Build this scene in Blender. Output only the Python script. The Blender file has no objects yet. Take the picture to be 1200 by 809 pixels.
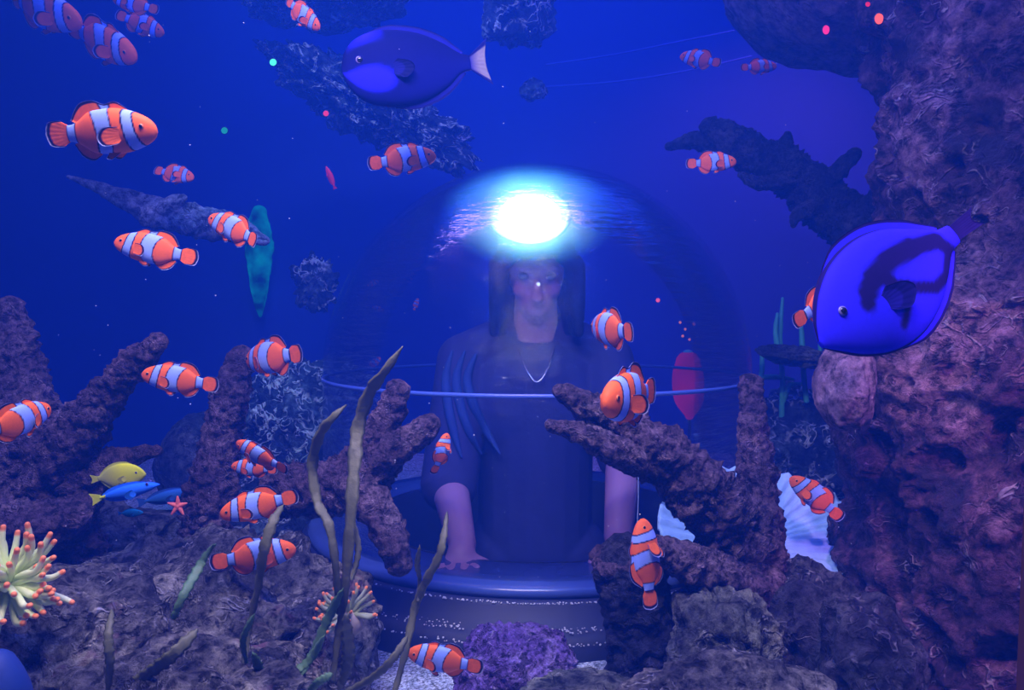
import bpy, bmesh, math, random
from mathutils import Vector, Matrix, noise
C = bpy.context.scene.collection
PI = math.pi
rnd = random.Random(7)
# ------------------------------------------------------------------ camera
CZ = 0.58; TILT = math.radians(2.0); F = 900.0
cam = bpy.data.cameras.new('camera'); camo = bpy.data.objects.new('camera', cam); C.objects.link(camo)
cam.sensor_width = 36; cam.lens = 27.0; cam.clip_start = 0.02
camo.location = (0, 0, CZ); camo.rotation_euler = (PI/2 - TILT, 0, 0)
bpy.context.scene.camera = camo

def P(px, py, Y):
    """pixel of the 1200x809 frame -> world point on the plane y = Y"""
    dx = (px-600)/F; dy = -(py-404.5)/F
    d = Vector((dx, math.cos(TILT)+dy*math.sin(TILT), -math.sin(TILT)+dy*math.cos(TILT)))
    return Vector((0, 0, CZ)) + d*(Y/d.y)
def px2m(n, Y): return n*Y/F

# ------------------------------------------------------------------ object helpers
def tag(o, label=None, cat=None, group=None, kind=None):
    if label: o['label'] = label
    if cat: o['category'] = cat
    if group: o['group'] = group
    if kind: o['kind'] = kind
    return o
def thing(name, label, cat, loc=(0,0,0), group=None):
    o = bpy.data.objects.new(name, None); C.objects.link(o); o.location = loc
    o.empty_display_size = 0.02
    return tag(o, label, cat, group)
def link(name, me, parent=None, smooth=True):
    if smooth:
        me.polygons.foreach_set('use_smooth', [True]*len(me.polygons))
    o = bpy.data.objects.new(name, me); C.objects.link(o)
    if parent is not None:
        o.parent = parent
        if parent.type == 'EMPTY' and parent.parent is None: o.matrix_parent_inverse = Matrix.Identity(4)
    return o
def mesh_from(verts, faces, mat=None, cols=None, name='m'):
    me = bpy.data.meshes.new(name)
    me.from_pydata([tuple(v) for v in verts], [], faces); me.update()
    if mat: me.materials.append(mat)
    if cols is not None:
        a = me.color_attributes.new('paint', 'FLOAT_COLOR', 'POINT')
        flat = []
        for c in cols: flat += [c[0], c[1], c[2], 1.0]
        a.data.foreach_set('color', flat)
    return me
def bm_to(bm, mat=None, name='m'):
    bmesh.ops.recalc_face_normals(bm, faces=bm.faces)
    me = bpy.data.meshes.new(name); bm.to_mesh(me); bm.free()
    if mat: me.materials.append(mat)
    return me
def local(o, pts): return [Vector(p) - o.location for p in pts]

# ------------------------------------------------------------------ materials
def new_mat(name):
    m = bpy.data.materials.new(name); m.use_nodes = True
    nt = m.node_tree; b = nt.nodes['Principled BSDF']
    return m, nt, b
def simple(name, col, rough=0.6, metal=0.0, spec=0.4, var=0.0, scale=30.0, bump=0.0):
    m, nt, b = new_mat(name)
    b.inputs['Roughness'].default_value = rough; b.inputs['Metallic'].default_value = metal
    b.inputs['Specular IOR Level'].default_value = spec
    tc = nt.nodes.new('ShaderNodeTexCoord'); n = nt.nodes.new('ShaderNodeTexNoise')
    n.inputs['Scale'].default_value = scale; n.inputs['Detail'].default_value = 5
    nt.links.new(tc.outputs['Object'], n.inputs['Vector'])
    mx = nt.nodes.new('ShaderNodeMixRGB')
    mx.inputs[1].default_value = (*[c*(1-var) for c in col], 1); mx.inputs[2].default_value = (*[min(1, c*(1+var)) for c in col], 1)
    nt.links.new(n.outputs['Fac'], mx.inputs[0]); nt.links.new(mx.outputs[0], b.inputs['Base Color'])
    if bump:
        bp = nt.nodes.new('ShaderNodeBump'); bp.inputs['Strength'].default_value = bump; bp.inputs['Distance'].default_value = 0.01
        nt.links.new(n.outputs['Fac'], bp.inputs['Height']); nt.links.new(bp.outputs[0], b.inputs['Normal'])
    return m
def paint(name, rough=0.45, spec=0.35, sub=0.0, scale=60.0, var=0.12):
    m, nt, b = new_mat(name)
    a = nt.nodes.new('ShaderNodeVertexColor'); a.layer_name = 'paint'
    tc = nt.nodes.new('ShaderNodeTexCoord'); n = nt.nodes.new('ShaderNodeTexNoise')
    n.inputs['Scale'].default_value = scale
    nt.links.new(tc.outputs['Object'], n.inputs['Vector'])
    r = nt.nodes.new('ShaderNodeMapRange'); r.inputs['To Min'].default_value = 1-var; r.inputs['To Max'].default_value = 1+var
    nt.links.new(n.outputs['Fac'], r.inputs['Value'])
    mx = nt.nodes.new('ShaderNodeVectorMath'); mx.operation = 'SCALE'
    nt.links.new(a.outputs['Color'], mx.inputs[0]); nt.links.new(r.outputs[0], mx.inputs['Scale'])
    nt.links.new(mx.outputs[0], b.inputs['Base Color'])
    b.inputs['Roughness'].default_value = rough; b.inputs['Specular IOR Level'].default_value = spec
    return m
def rockmat(name, cols, scale=9.0, crust=0.5, crust_col=(.5,.5,.6), crust_scale=45.0, bump=0.7, spots=None, dist=.03, lace=False):
    """cols: 3 colours over noise; fine mottling; a lacy ridged crust in patches; bump"""
    m, nt, b = new_mat(name); L = nt.links.new; N = nt.nodes.new
    tc = N('ShaderNodeTexCoord'); OB = tc.outputs['Object']
    def nz(sc, det=6, ro=.6, typ='FBM', loc=None, dis=0.0):
        n = N('ShaderNodeTexNoise'); n.noise_type = typ; n.inputs['Scale'].default_value = sc; n.inputs['Detail'].default_value = det; n.inputs['Roughness'].default_value = ro
        n.inputs['Distortion'].default_value = dis
        if loc:
            mp = N('ShaderNodeMapping'); mp.inputs['Location'].default_value = loc; L(OB, mp.inputs['Vector']); L(mp.outputs[0], n.inputs['Vector'])
        else: L(OB, n.inputs['Vector'])
        return n
    def rng(src, a, c, lo=0., hi=1.):
        r = N('ShaderNodeMapRange'); r.inputs['From Min'].default_value = a; r.inputs['From Max'].default_value = c
        r.inputs['To Min'].default_value = lo; r.inputs['To Max'].default_value = hi; L(src, r.inputs['Value']); return r.outputs[0]
    def math_(op, a, c):
        q = N('ShaderNodeMath'); q.operation = op
        for k, v in enumerate((a, c)):
            if isinstance(v, (int, float)): q.inputs[k].default_value = v
            else: L(v, q.inputs[k])
        return q.outputs[0]
    n1 = nz(scale, 6, .62)
    cr = N('ShaderNodeValToRGB'); e = cr.color_ramp.elements
    e[0].position = .36; e[0].color = (*cols[0], 1); e[1].position = .64; e[1].color = (*cols[2], 1)
    mid = e.new(.5); mid.color = (*cols[1], 1)
    L(n1.outputs['Fac'], cr.inputs['Fac'])
    nf = nz(crust_scale*1.3, 8, .72, loc=(1.7,4.2,.3))
    fine = rng(nf.outputs['Fac'], .38, .64, .12, 2.0)
    sv = N('ShaderNodeVectorMath'); sv.operation = 'SCALE'; L(cr.outputs[0], sv.inputs[0]); L(fine, sv.inputs['Scale'])
    rd = nz(crust_scale*(.55 if lace else .7), 2.0, .5, 'FBM', (8.1,2.2,5.), .9)
    ridge = math_('SUBTRACT', 1.0, rng(math_('ABSOLUTE', math_('SUBTRACT', rd.outputs['Fac'], .5), 0.0), .008, .05 if lace else .04))
    patch = rng(nz(scale*1.6, 3, .5, loc=(3.1,7.7,1.3)).outputs['Fac'], *((.40,.52) if lace else (.46, .6)))
    speck = 1.0 if lace else rng(nz(crust_scale*1.1, 4, .6, loc=(5.5,.2,9.)).outputs['Fac'], .5, .62)
    cm = math_('MULTIPLY', math_('MULTIPLY', ridge, patch), speck)
    pit = rng(nz(crust_scale*.6, 4, .6, loc=(2.2,6.1,3.3), dis=.5).outputs['Fac'], .36, .42)
    mx = N('ShaderNodeMixRGB'); mx.inputs[2].default_value = (*crust_col, 1); L(math_('MULTIPLY', cm, min(1, crust*1.25)), mx.inputs[0]); L(sv.outputs[0], mx.inputs[1])
    last = mx
    if spots:
        col, sc, thr = spots
        f4 = rng(nz(sc, 5, .65).outputs['Fac'], thr, thr+.07)
        m4 = N('ShaderNodeMixRGB'); m4.inputs[2].default_value = (*col, 1); L(math_('MULTIPLY', f4, .85), m4.inputs[0]); L(mx.outputs[0], m4.inputs[1]); last = m4
    ps = N('ShaderNodeVectorMath'); ps.operation = 'SCALE'; L(last.outputs[0], ps.inputs[0]); L(math_('ADD', math_('MULTIPLY', pit, .75), .25), ps.inputs['Scale'])
    L(ps.outputs[0], b.inputs['Base Color'])
    hgt = math_('ADD', math_('ADD', math_('MULTIPLY', pit, .35), nf.outputs['Fac']), math_('MULTIPLY', math_('MULTIPLY', ridge, patch), .5))
    bp = N('ShaderNodeBump'); bp.inputs['Strength'].default_value = min(1, bump*1.2); bp.inputs['Distance'].default_value = dist
    L(hgt, bp.inputs['Height']); L(bp.outputs[0], b.inputs['Normal'])
    b.inputs['Roughness'].default_value = .85; b.inputs['Specular IOR Level'].default_value = .25
    return m
def glow(name, col, strength, var=0.0, scale=20.0):
    m = bpy.data.materials.new(name); m.use_nodes = True; nt = m.node_tree; nt.nodes.clear()
    o = nt.nodes.new('ShaderNodeOutputMaterial'); e = nt.nodes.new('ShaderNodeEmission')
    e.inputs['Color'].default_value = (*col, 1); e.inputs['Strength'].default_value = strength
    if var:
        tc = nt.nodes.new('ShaderNodeTexCoord'); n = nt.nodes.new('ShaderNodeTexNoise'); n.inputs['Scale'].default_value = scale; n.inputs['Detail'].default_value = 4
        nt.links.new(tc.outputs['Object'], n.inputs['Vector'])
        r = nt.nodes.new('ShaderNodeMapRange'); r.inputs['From Min'].default_value = .35; r.inputs['From Max'].default_value = .7
        r.inputs['To Min'].default_value = strength*(1-var); r.inputs['To Max'].default_value = strength*(1+var)
        nt.links.new(n.outputs['Fac'], r.inputs['Value']); nt.links.new(r.outputs[0], e.inputs['Strength'])
    nt.links.new(e.outputs[0], o.inputs['Surface'])
    return m

M = {}
M['fish'] = paint('fish_skin', .5, .12)
M['fin'] = paint('fin_skin', .6, .03, scale=25, var=.2)
M['eye'] = simple('eye_black', (.01,.01,.015), .15, spec=.6)
M['eye_ring'] = simple('eye_ring', (.75,.22,.06), .3)
M['wood'] = rockmat('coral_bark', [(.07,.04,.06),(.14,.085,.12),(.25,.17,.21)], 14, .5, (.5,.4,.5), 75, 1.0)
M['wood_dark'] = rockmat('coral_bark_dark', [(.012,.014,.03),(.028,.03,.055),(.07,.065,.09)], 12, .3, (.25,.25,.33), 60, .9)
M['rock_left'] = rockmat('live_rock', [(.045,.045,.06),(.18,.175,.17),(.5,.48,.38)], 11, 1.0, (.9,.9,.95), 48, 1.0, ((.38,.2,.28), 9, .6), .05)
M['rock_blue'] = rockmat('encrusted_rock', [(.01,.015,.03),(.03,.05,.08),(.14,.2,.24)], 9, 1.0, (.85,.9,.95), 40, 1.0, lace=True)
M['rock_pillar'] = rockmat('pillar_rock', [(.03,.018,.035),(.12,.06,.09),(.32,.19,.24)], 6, .8, (.6,.5,.58), 34, 1.0, ((.035,.03,.06), 7, .56), .05)
M['rock_ledge'] = rockmat('ledge_rock', [(.09,.06,.10),(.14,.095,.14),(.2,.14,.19)], 5, .2, (.3,.25,.34), 35, .5)
M['rock_dark'] = rockmat('dark_rock', [(.02,.02,.035),(.055,.06,.07),(.15,.16,.16)], 9, .6, (.4,.42,.45), 40, 1.0)
M['rock_green'] = rockmat('algae_rock', [(.07,.07,.08),(.19,.2,.16),(.42,.44,.32)], 12, .8, (.6,.6,.6), 40, 1.0, None, .05)
M['mound'] = rockmat('purple_mound', [(.12,.06,.28),(.22,.13,.46),(.42,.3,.66)], 16, .8, (.65,.55,.85), 80, 1.0)
M['sand'] = rockmat('white_sand', [(.36,.44,.58),(.5,.58,.72),(.66,.74,.86)], 60, .0, (.9,.9,.9), 150, .5)
M['kelp'] = simple('kelp_blade', (.11,.12,.06), .55, var=.45, scale=60, bump=.3)
M['kelp_green'] = simple('kelp_green', (.09,.19,.08), .55, var=.4, scale=60, bump=.3)
M['back'] = simple('back_wall_paint', (.010,.034,.30), .8, var=.12, scale=1.6)
M['side'] = simple('side_wall_paint', (.01,.038,.24), .8, var=.12, scale=1.6)
M['dark'] = simple('dark_plastic', (.012,.014,.03), .45, var=.3, scale=12)
M['collar'] = simple('collar_plastic', (.014,.018,.05), .6, var=.35, scale=14)
M['lip'] = simple('lip_plastic', (.05,.09,.3), .25, var=.2, scale=14)
M['grain'] = simple('white_grain', (.5,.52,.6), .6)
# ------------------------------------------------------------------ setting
def quad(name, pts, mat, label=None):
    me = mesh_from(pts, [(0,1,2,3)], mat); o = link(name, me, None, False)
    o['kind'] = 'structure'
    return o
XL, XR, YB, ZT = -2.3, 2.0, 3.3, 2.25
DC = Vector((.057, 1.85, 0)); DR = .5; ZS = .442     # dome axis, radius, seam height
def slab(name, lo, hi, mat):
    bm = bmesh.new(); bmesh.ops.create_cube(bm, size=1)
    for v in bm.verts:
        v.co = Vector([ (lo[i]+hi[i])/2 + v.co[i]*(hi[i]-lo[i]) for i in range(3)])
    o = link(name, bm_to(bm, mat), None, False); o['kind'] = 'structure'; return o
slab('wall_back', (XL-.05,YB,-.2), (XR+.05,YB+.05,ZT), M['back'])
slab('wall_left', (XL-.05,-.3,-.2), (XL,YB,ZT), M['side'])
slab('wall_right', (XR,-.3,-.2), (XR+.05,YB,ZT), M['side'])
slab('ceiling', (XL-.05,-.3,ZT), (XR+.05,YB+.05,ZT+.05), M['side'])
# sandy floor with a round hole under the dome
def make_floor():
    nx, ny = 150, 130; vs = []; idx = {}; fs = []
    for j in range(ny+1):
        for i in range(nx+1):
            x = XL + (XR-XL)*i/nx; y = -.3 + (YB+.3)*j/ny
            z = .012*noise.noise(Vector((x*6, y*6, 0))) + .02*noise.noise(Vector((x*1.7, y*1.7, 3)))
            idx[i,j] = len(vs); vs.append((x,y,z))
    for j in range(ny):
        for i in range(nx):
            c = Vector(vs[idx[i,j]]); 
            if (Vector((c.x+.015, c.y+.013)) - DC.xy).length < .50: continue
            fs.append((idx[i,j], idx[i+1,j], idx[i+1,j+1], idx[i,j+1]))
    o = link('floor', mesh_from(vs, fs, M['sand'])); o['kind'] = 'structure'
make_floor()
# black frame of the viewing pane at the right edge
bm = bmesh.new()
a0, a1 = P(1183,1000,.5), P(1228,-110,.5)
vs = []
for q in (a0, a1):
    for dx, dy in ((0,0),(.08,0),(.08,-.03),(.004,-.03)): vs.append(q+Vector((dx,dy,0)))
me = mesh_from(vs, [(0,1,2,3),(4,5,6,7),(0,1,5,4),(1,2,6,5),(2,3,7,6),(3,0,4,7)], simple('frame_brown', (.06,.02,.03), .6))
o = link('trim_1', me, None, False); o['kind'] = 'structure'

# ------------------------------------------------------------------ shape builders
def ico_rock(name, center, radii, seed, mat, parent=None, sub=5, amp=.28, fine=.05, rot=0.0, freq=1.5, cut=None, holes=0.0):
    bm = bmesh.new(); bmesh.ops.create_icosphere(bm, subdivisions=sub, radius=1)
    off = Vector((seed*3.17, seed*1.31, seed*7.7))
    R = Matrix.Rotation(rot, 3, 'Y'); mr = max(radii)
    for v in bm.verts:
        p = v.co.copy()
        d = noise.fractal(p*freq+off, 0.9, 2.1, 4, noise_basis='PERLIN_ORIGINAL')*amp
        q = Vector((p.x*radii[0], p.y*radii[1], p.z*radii[2]))
        w = q*(1/.05)+off
        d2 = noise.fractal(w*.8, .4, 2.1, 5, noise_basis='PERLIN_ORIGINAL')*fine
        if holes:
            h = noise.noise(w*.55+Vector((9,2,5)))
            if h > .22: d2 -= holes*min(1, (h-.22)/.12)
        q = q*(1+d) + p*(d2*mr*.9)
        v.co = R @ q
        if cut is not None and v.co.z < cut: v.co.z = cut
    me = bm_to(bm, mat)
    o = link(name, me, parent); o.location = center
    return o
def spline(pts, n):
    """Catmull-Rom through pts (tuples of any length) -> n samples"""
    pts = [Vector(p) if len(p) <= 3 else p for p in pts]
    out = []; k = len(pts)-1
    for i in range(n):
        t = k*i/(n-1); j = min(int(t), k-1); f = t-j
        p0 = pts[max(j-1,0)]; p1 = pts[j]; p2 = pts[j+1]; p3 = pts[min(j+2,k)]
        out.append([.5*(2*b + (c-a)*f + (2*a-5*b+4*c-d)*f*f + (3*b-a-3*c+d)*f**3) for a,b,c,d in zip(p0,p1,p2,p3)])
    return out
def tube_mesh(path, radii, mat, nseg=20, nlen=None, bumps=0.0, bfreq=60, seed=0, ring=0.0, cols=None, flat=1.0, cap=3, mesh=True):
    """path: points; radii: same count; bark-like displacement; rounded ends"""
    L = sum((Vector(path[i+1])-Vector(path[i])).length for i in range(len(path)-1))
    n = nlen or max(8, int(L/.006))
    sp = spline([(*p, r) for p, r in zip(path, radii)], n)
    cen = [Vector(s[:3]) for s in sp]; rad = [max(s[3], 1e-4) for s in sp]
    vs = []; fs = []; cs = []
    T0 = (cen[1]-cen[0]).normalized()
    u = T0.orthogonal().normalized()
    rings = []
    def frame(i):
        return ((cen[min(i+1,n-1)]-cen[max(i-1,0)])).normalized()
    seq = []
    for k in range(cap): 
        a = (k+.35)/cap*PI/2; seq.append((0, -math.cos(a)*.9, math.sin(a)))
    for i in range(n): seq.append((i, 0, 1))
    for k in range(cap):
        a = (cap-1-k+.35)/cap*PI/2; seq.append((n-1, math.cos(a)*.9, math.sin(a)))
    for (i, adv, s) in seq:
        t = frame(i); u = (u - t*u.dot(t)).normalized(); w = t.cross(u)
        c = cen[i] + t*adv*rad[i]; row = []
        for k in range(nseg):
            a = 2*PI*k/nseg
            d = u*math.cos(a) + w*math.sin(a)*flat
            p = c + d*rad[i]*s
            if bumps:
                q = p*bfreq + Vector((seed*5.1, seed, 0))
                b = noise.fractal(q, .5, 2.0, 3, noise_basis='PERLIN_ORIGINAL')*bumps
                b += noise.noise(p*bfreq*.35+Vector((seed,3,1)))*bumps*.8
                if ring:
                    cl = noise.voronoi(p*ring)[0]
                    b += (.35-min(cl[0],.7))*bumps*1.1
                p = p + d*rad[i]*b
            row.append(len(vs)); vs.append(p)
            if cols: cs.append(cols(i/(n-1), a))
        rings.append(row)
    for r0, r1 in zip(rings, rings[1:]):
        for k in range(nseg):
            fs.append((r0[k], r0[(k+1)%nseg], r1[(k+1)%nseg], r1[k]))
    fs.append(tuple(reversed(rings[0]))); fs.append(tuple(rings[-1]))
    if not mesh: return vs, fs
    return mesh_from(vs, fs, mat, cs if cols else None)
def lathe(prof, mat, seg=96, a0=0, a1=2*PI):
    """closed profile [(r,z)] turned round z"""
    vs = []; fs = []; n = len(prof)
    for k in range(seg):
        a = 2*PI*k/seg
        for r, z in prof: vs.append((r*math.cos(a), r*math.sin(a), z))
    for k in range(seg):
        for i in range(n):
            j = (i+1) % n
            fs.append((k*n+i, ((k+1)%seg)*n+i, ((k+1)%seg)*n+j, k*n+j))
    me = mesh_from(vs, fs, mat)
    bm = bmesh.new(); bm.from_mesh(me); bmesh.ops.remove_doubles(bm, verts=bm.verts, dist=1e-6)
    bmesh.ops.recalc_face_normals(bm, faces=bm.faces); bm.to_mesh(me); bm.free()
    return me

# ------------------------------------------------------------------ fish
def interp(tab, u):
    for (a, x), (b, y) in zip(tab, tab[1:]):
        if u <= b:
            t = (u-a)/(b-a); t = t*t*(3-2*t) if False else t
            return x+(y-x)*t
    return tab[-1][1]
def sm_interp(tab, u):
    # cubic through table
    k = len(tab)-1
    for j in range(k):
        if u <= tab[j+1][0] or j == k-1:
            x0 = tab[max(j-1,0)]; x1 = tab[j]; x2 = tab[j+1]; x3 = tab[min(j+2,k)]
            h = x2[0]-x1[0]; t = min(1,max(0,(u-x1[0])/h))
            m1 = (x2[1]-x0[1])/max(1e-6,(x2[0]-x0[0]))*h; m2 = (x3[1]-x1[1])/max(1e-6,(x3[0]-x1[0]))*h
            return (2*t**3-3*t*t+1)*x1[1]+(t**3-2*t*t+t)*m1+(-2*t**3+3*t*t)*x2[1]+(t**3-t*t)*m2
def bend_pt(p, b):
    s = .12-p.x
    y = p.y + (b*s*s if s > 0 else -b*.15*s*s)
    return Vector((p.x, y, p.z))
M['tang'] = paint('tang_skin', .6, .02)
def fish_body(spec, b, nu=90, nv=48):
    vs = []; cs = []; fs = []; xl = spec['xn']; x1 = spec['xt']
    for i in range(nu+1):
        u = (i/nu); uu = u**1.35 if u < .5 else u; uu = u*u*(1.0) if False else u
        # denser near the nose
        uu = .5*u*u + .5*u
        top = max(.002, sm_interp(spec['top'], uu)); bot = max(.002, sm_interp(spec['bot'], uu)); w = max(.002, sm_interp(spec['wid'], uu))
        zc = sm_interp(spec['mid'], uu) if 'mid' in spec else 0
        x = xl + (x1-xl)*uu
        for k in range(nv):
            a = 2*PI*k/nv; s = math.sin(a); c = math.cos(a)
            y = w*math.copysign(abs(c)**.85, c); z = zc + (top if s > 0 else bot)*math.copysign(abs(s)**.95, s)
            vs.append(bend_pt(Vector((x,y,z)), b)); cs.append(spec['color'](uu, s, c))
    for i in range(nu):
        for k in range(nv):
            fs.append((i*nv+k, i*nv+(k+1)%nv, (i+1)*nv+(k+1)%nv, (i+1)*nv+k))
    fs.append(tuple(reversed(range(nv)))); fs.append(tuple(nu*nv+k for k in range(nv)))
    return mesh_from(vs, fs, spec.get('mat') or M['fish'], cs)
def fin(base, edge, color, b, thick=.008, nb=26, ne=14, wave=.0):
    """a fin between a base line and an outer edge, given as control points; solid, thin towards its edge"""
    B = [Vector(p) for p in spline(base, nb)]; E = [Vector(p) for p in spline(edge, nb)]
    vs = []; cs = []; fs = []
    nrm = ((B[-1]-B[0]).cross(E[nb//2]-B[nb//2])).normalized()
    for side in (1, -1):
        for i in range(nb):
            for j in range(ne):
                v = j/(ne-1); p = B[i].lerp(E[i], v)
                ray = math.sin(i*1.9)*.0015*v
                p = p + nrm*(side*thick*.5*(1-.75*v)+ray) + nrm*wave*math.sin(i/nb*7)*v
                vs.append(bend_pt(p, b)); u = i/(nb-1)
                cs.append(color(u, v))
    o = nb*ne
    for i in range(nb-1):
        for j in range(ne-1):
            q = (i*ne+j, (i+1)*ne+j, (i+1)*ne+j+1, i*ne+j+1)
            fs.append(q); fs.append(tuple(o+k for k in reversed(q)))
    for i in range(nb-1):
        for j in (0, ne-1): fs.append((i*ne+j, i*ne+j+o, (i+1)*ne+j+o, (i+1)*ne+j))
    for j in range(ne-1):
        for i in (0, nb-1): fs.append((i*ne+j, i*ne+j+1, i*ne+j+1+o, i*ne+j+o))
    return mesh_from(vs, fs, M['fin'], cs)
def eye_meshes(x, y, z, r, b, side, ring=True):
    def ball(rad, loc, sq):
        bm = bmesh.new(); bmesh.ops.create_uvsphere(bm, u_segments=16, v_segments=10, radius=rad)
        for v in bm.verts: v.co = bend_pt(Vector((v.co.x, v.co.y*sq, v.co.z)) + Vector(loc), b)
        return bm_to(bm)
    return ball(r*1.35, (x, side*y, z), .45), ball(r, (x, side*(y+r*.28), z), .6)

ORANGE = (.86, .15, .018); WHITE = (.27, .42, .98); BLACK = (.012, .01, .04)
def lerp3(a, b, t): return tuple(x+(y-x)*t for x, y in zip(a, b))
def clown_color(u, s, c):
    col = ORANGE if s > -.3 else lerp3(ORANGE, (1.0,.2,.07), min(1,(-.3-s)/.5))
    bands = ((.24+.035*s, .052-.006*s), (.585-.07*(1-s*s)+.01*s, .085+.014*s), (.945, .052))
    for cen, hw in bands:
        d = abs(u-cen)
        if d < hw: return WHITE
        if d < hw+.018: return BLACK
    return col
def clown_fin(u, v):
    if v > .95: return (.35,.4,.75)
    if v > .8: return BLACK
    return ORANGE
def clown_dorsal(u, v):
    if v > .95: return (.3,.35,.7)
    if v > .72: return BLACK
    if .34 < u < .5: return WHITE
    if .30 < u < .54: return BLACK
    return ORANGE
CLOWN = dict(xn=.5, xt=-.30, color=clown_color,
    top=[(0,.02),(.03,.062),(.10,.108),(.25,.16),(.42,.188),(.58,.184),(.73,.162),(.86,.098),(.95,.07),(1,.068)],
    bot=[(0,.02),(.03,.058),(.10,.098),(.25,.145),(.42,.172),(.58,.172),(.73,.155),(.86,.093),(.95,.067),(1,.065)],
    wid=[(0,.012),(.04,.042),(.12,.068),(.25,.09),(.42,.097),(.58,.087),(.72,.065),(.86,.04),(.95,.027),(1,.02)])
def xu(spec, u): return spec['xn']+(spec['xt']-spec['xn'])*u
def build_clown(b):
    S = CLOWN; parts = []
    X = lambda u: xu(S, u); T = lambda u: sm_interp(S['top'], u); Bt = lambda u: -sm_interp(S['bot'], u)
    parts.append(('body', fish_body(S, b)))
    us = (.28,.42,.52,.62,.75,.88)
    parts.append(('dorsal_fin', fin([(X(u),0,T(u)-.012) for u in us],
        [(X(.30),0,T(.28)+.012),(X(.42),0,T(.42)+.05),(X(.55),0,T(.52)+.032),(X(.68),0,T(.62)+.075),(X(.84),0,T(.75)+.07),(X(.95),0,T(.88)+.012)], clown_dorsal, b)))
    us = (.64,.72,.8,.9)
    parts.append(('anal_fin', fin([(X(u),0,Bt(u)+.012) for u in us],
        [(X(.66),0,Bt(.64)-.012),(X(.76),0,Bt(.72)-.065),(X(.88),0,Bt(.8)-.06),(X(.95),0,Bt(.9)-.01)], clown_fin, b)))
    parts.append(('tail_fin', fin([(-.285,0,.062),(-.29,0,.02),(-.29,0,-.02),(-.285,0,-.06)],
        [(-.36,0,.105),(-.47,0,.098),(-.505,0,.03),(-.505,0,-.03),(-.47,0,-.095),(-.36,0,-.102)], clown_fin, b)))
    for sd in (1, -1):
        y0 = sd*.082
        parts.append(('pectoral_fin', fin([(.245,y0,.01),(.24,y0,-.025),(.235,y0,-.06)],
            [(.22,y0+sd*.02,.04),(.12,y0+sd*.065,.03),(.075,y0+sd*.085,-.04),(.11,y0+sd*.07,-.105),(.21,y0+sd*.025,-.095)], clown_fin, b, thick=.01)))
        parts.append(('pelvic_fin', fin([(.19,sd*.03,-.138),(.15,sd*.03,-.142),(.12,sd*.03,-.145)],
            [(.17,sd*.045,-.17),(.10,sd*.06,-.215),(.05,sd*.055,-.205),(.07,sd*.04,-.165)], clown_fin, b)))
    eyes = [eye_meshes(.405, .062, .035, .017, b, sd) for sd in (1,-1)]
    return parts, eyes
CL = {b: build_clown(b) for b in (-.55, 0.0, .55)}
for parts, eyes in CL.values():
    for r, e in eyes:
        r.materials.append(M['eye_ring']); e.materials.append(M['eye'])
def orient(root, head, tail, up=(0,0,1), total=1.0):
    x = (head-tail); L = x.length; x.normalize()
    z = Vector(up); z = (z - x*z.dot(x)).normalized(); y = z.cross(x)
    m = Matrix((x,y,z)).transposed().to_4x4()
    root.matrix_world = Matrix.Translation((head+tail)/2) @ m @ Matrix.Diagonal((L/total,)*3+(1,))
    root.rotation_mode = 'XYZ'
def place_fish(name, label, cat, proto, head, tail, up=(0,0,1), group=None, bare=False):
    root = thing(name, label, cat, group=group)
    orient(root, head, tail, up)
    parts, eyes = proto
    for nm, me in parts: link(nm, me, root)
    for r, e in eyes:
        rr = link('eye', r, root); link('pupil', e, rr)
    return root
def clown(label, h, t, Yh, Yt=None, up=(0,0,1), b=0.0, group='clownfish'):
    return place_fish('clownfish', label, 'fish', CL[b], P(*h, Yh), P(*t, Yt if Yt else Yh), up, group)
# the clownfish, each by its nose and tail tip
clown('clownfish at the upper left, cut by the top edge, sloping down to the right', (97,27), (-6,-4), 1.5, 1.52, up=(0,-.5,1), b=.55)
clown('clownfish below the one cut by the upper left corner, nose pointing down right', (160,68), (78,30), 1.5, 1.55, up=(0,-.5,1))
clown('clownfish cut by the top edge, nose left, above another small one', (132,-2), (186,12), 1.6)
clown('small clownfish just under the top edge, nose right, left of the big rock band', (192,40), (136,16), 1.8)
clown('clownfish diving nose down at the top edge beside pale rock', (375,34), (330,-2), 1.25, up=(.6,-.4,.6), b=.55)
clown('large clownfish with open side fin swimming right in the open upper left water', (184,153), (55,158), .78, .80, up=(0,-.25,1))
clown('small pinkish clownfish just above the grey driftwood, nose right', (227,209), (181,199), 1.6, 1.62, up=(0,.3,1))
clown('clownfish in front of the tip of the grey driftwood, nose left, tail over green glow', (244,256), (310,284), 1.1, 1.08, up=(.1,-.1,1), b=.55)
clown('clownfish swimming left alone below the grey driftwood', (134,284), (232,303), .95, .96)
clown('clownfish turned away beside the top of the leaning coral branch, tail right', (290,424), (354,414), 1.22, 1.14, up=(0,-.1,1))
clown('clownfish in the gap between two brown coral branches, nose left', (166,439), (256,452), 1.0, 1.01, up=(0,-.1,1))
clown('clownfish cut by the left edge in front of the left coral branches', (58,479), (-22,512), .80, .72, up=(0,-.1,1), b=.55)
clown('upper clownfish of the overlapping pair by the leaning coral branch', (277,519), (337,552), 1.13, 1.11, up=(0,-.5,1))
clown('lower clownfish of the overlapping pair, mostly behind its neighbour', (271,547), (325,551), 1.19, 1.19, up=(.1,-.2,1))
clown('clownfish just above the kelp tip, nose lower left and tail raised', (258,604), (349,581), .93, .95, up=(-.1,-.1,1))
clown('clownfish behind the upright kelp blade over the rock mound, nose right', (347,644), (246,660), 1.0, .98, up=(0,-.05,1))
clown('clownfish just below the big dark blue fish, nose right', (511,183), (431,192), 1.2, 1.2, up=(0,-.2,1))
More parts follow.
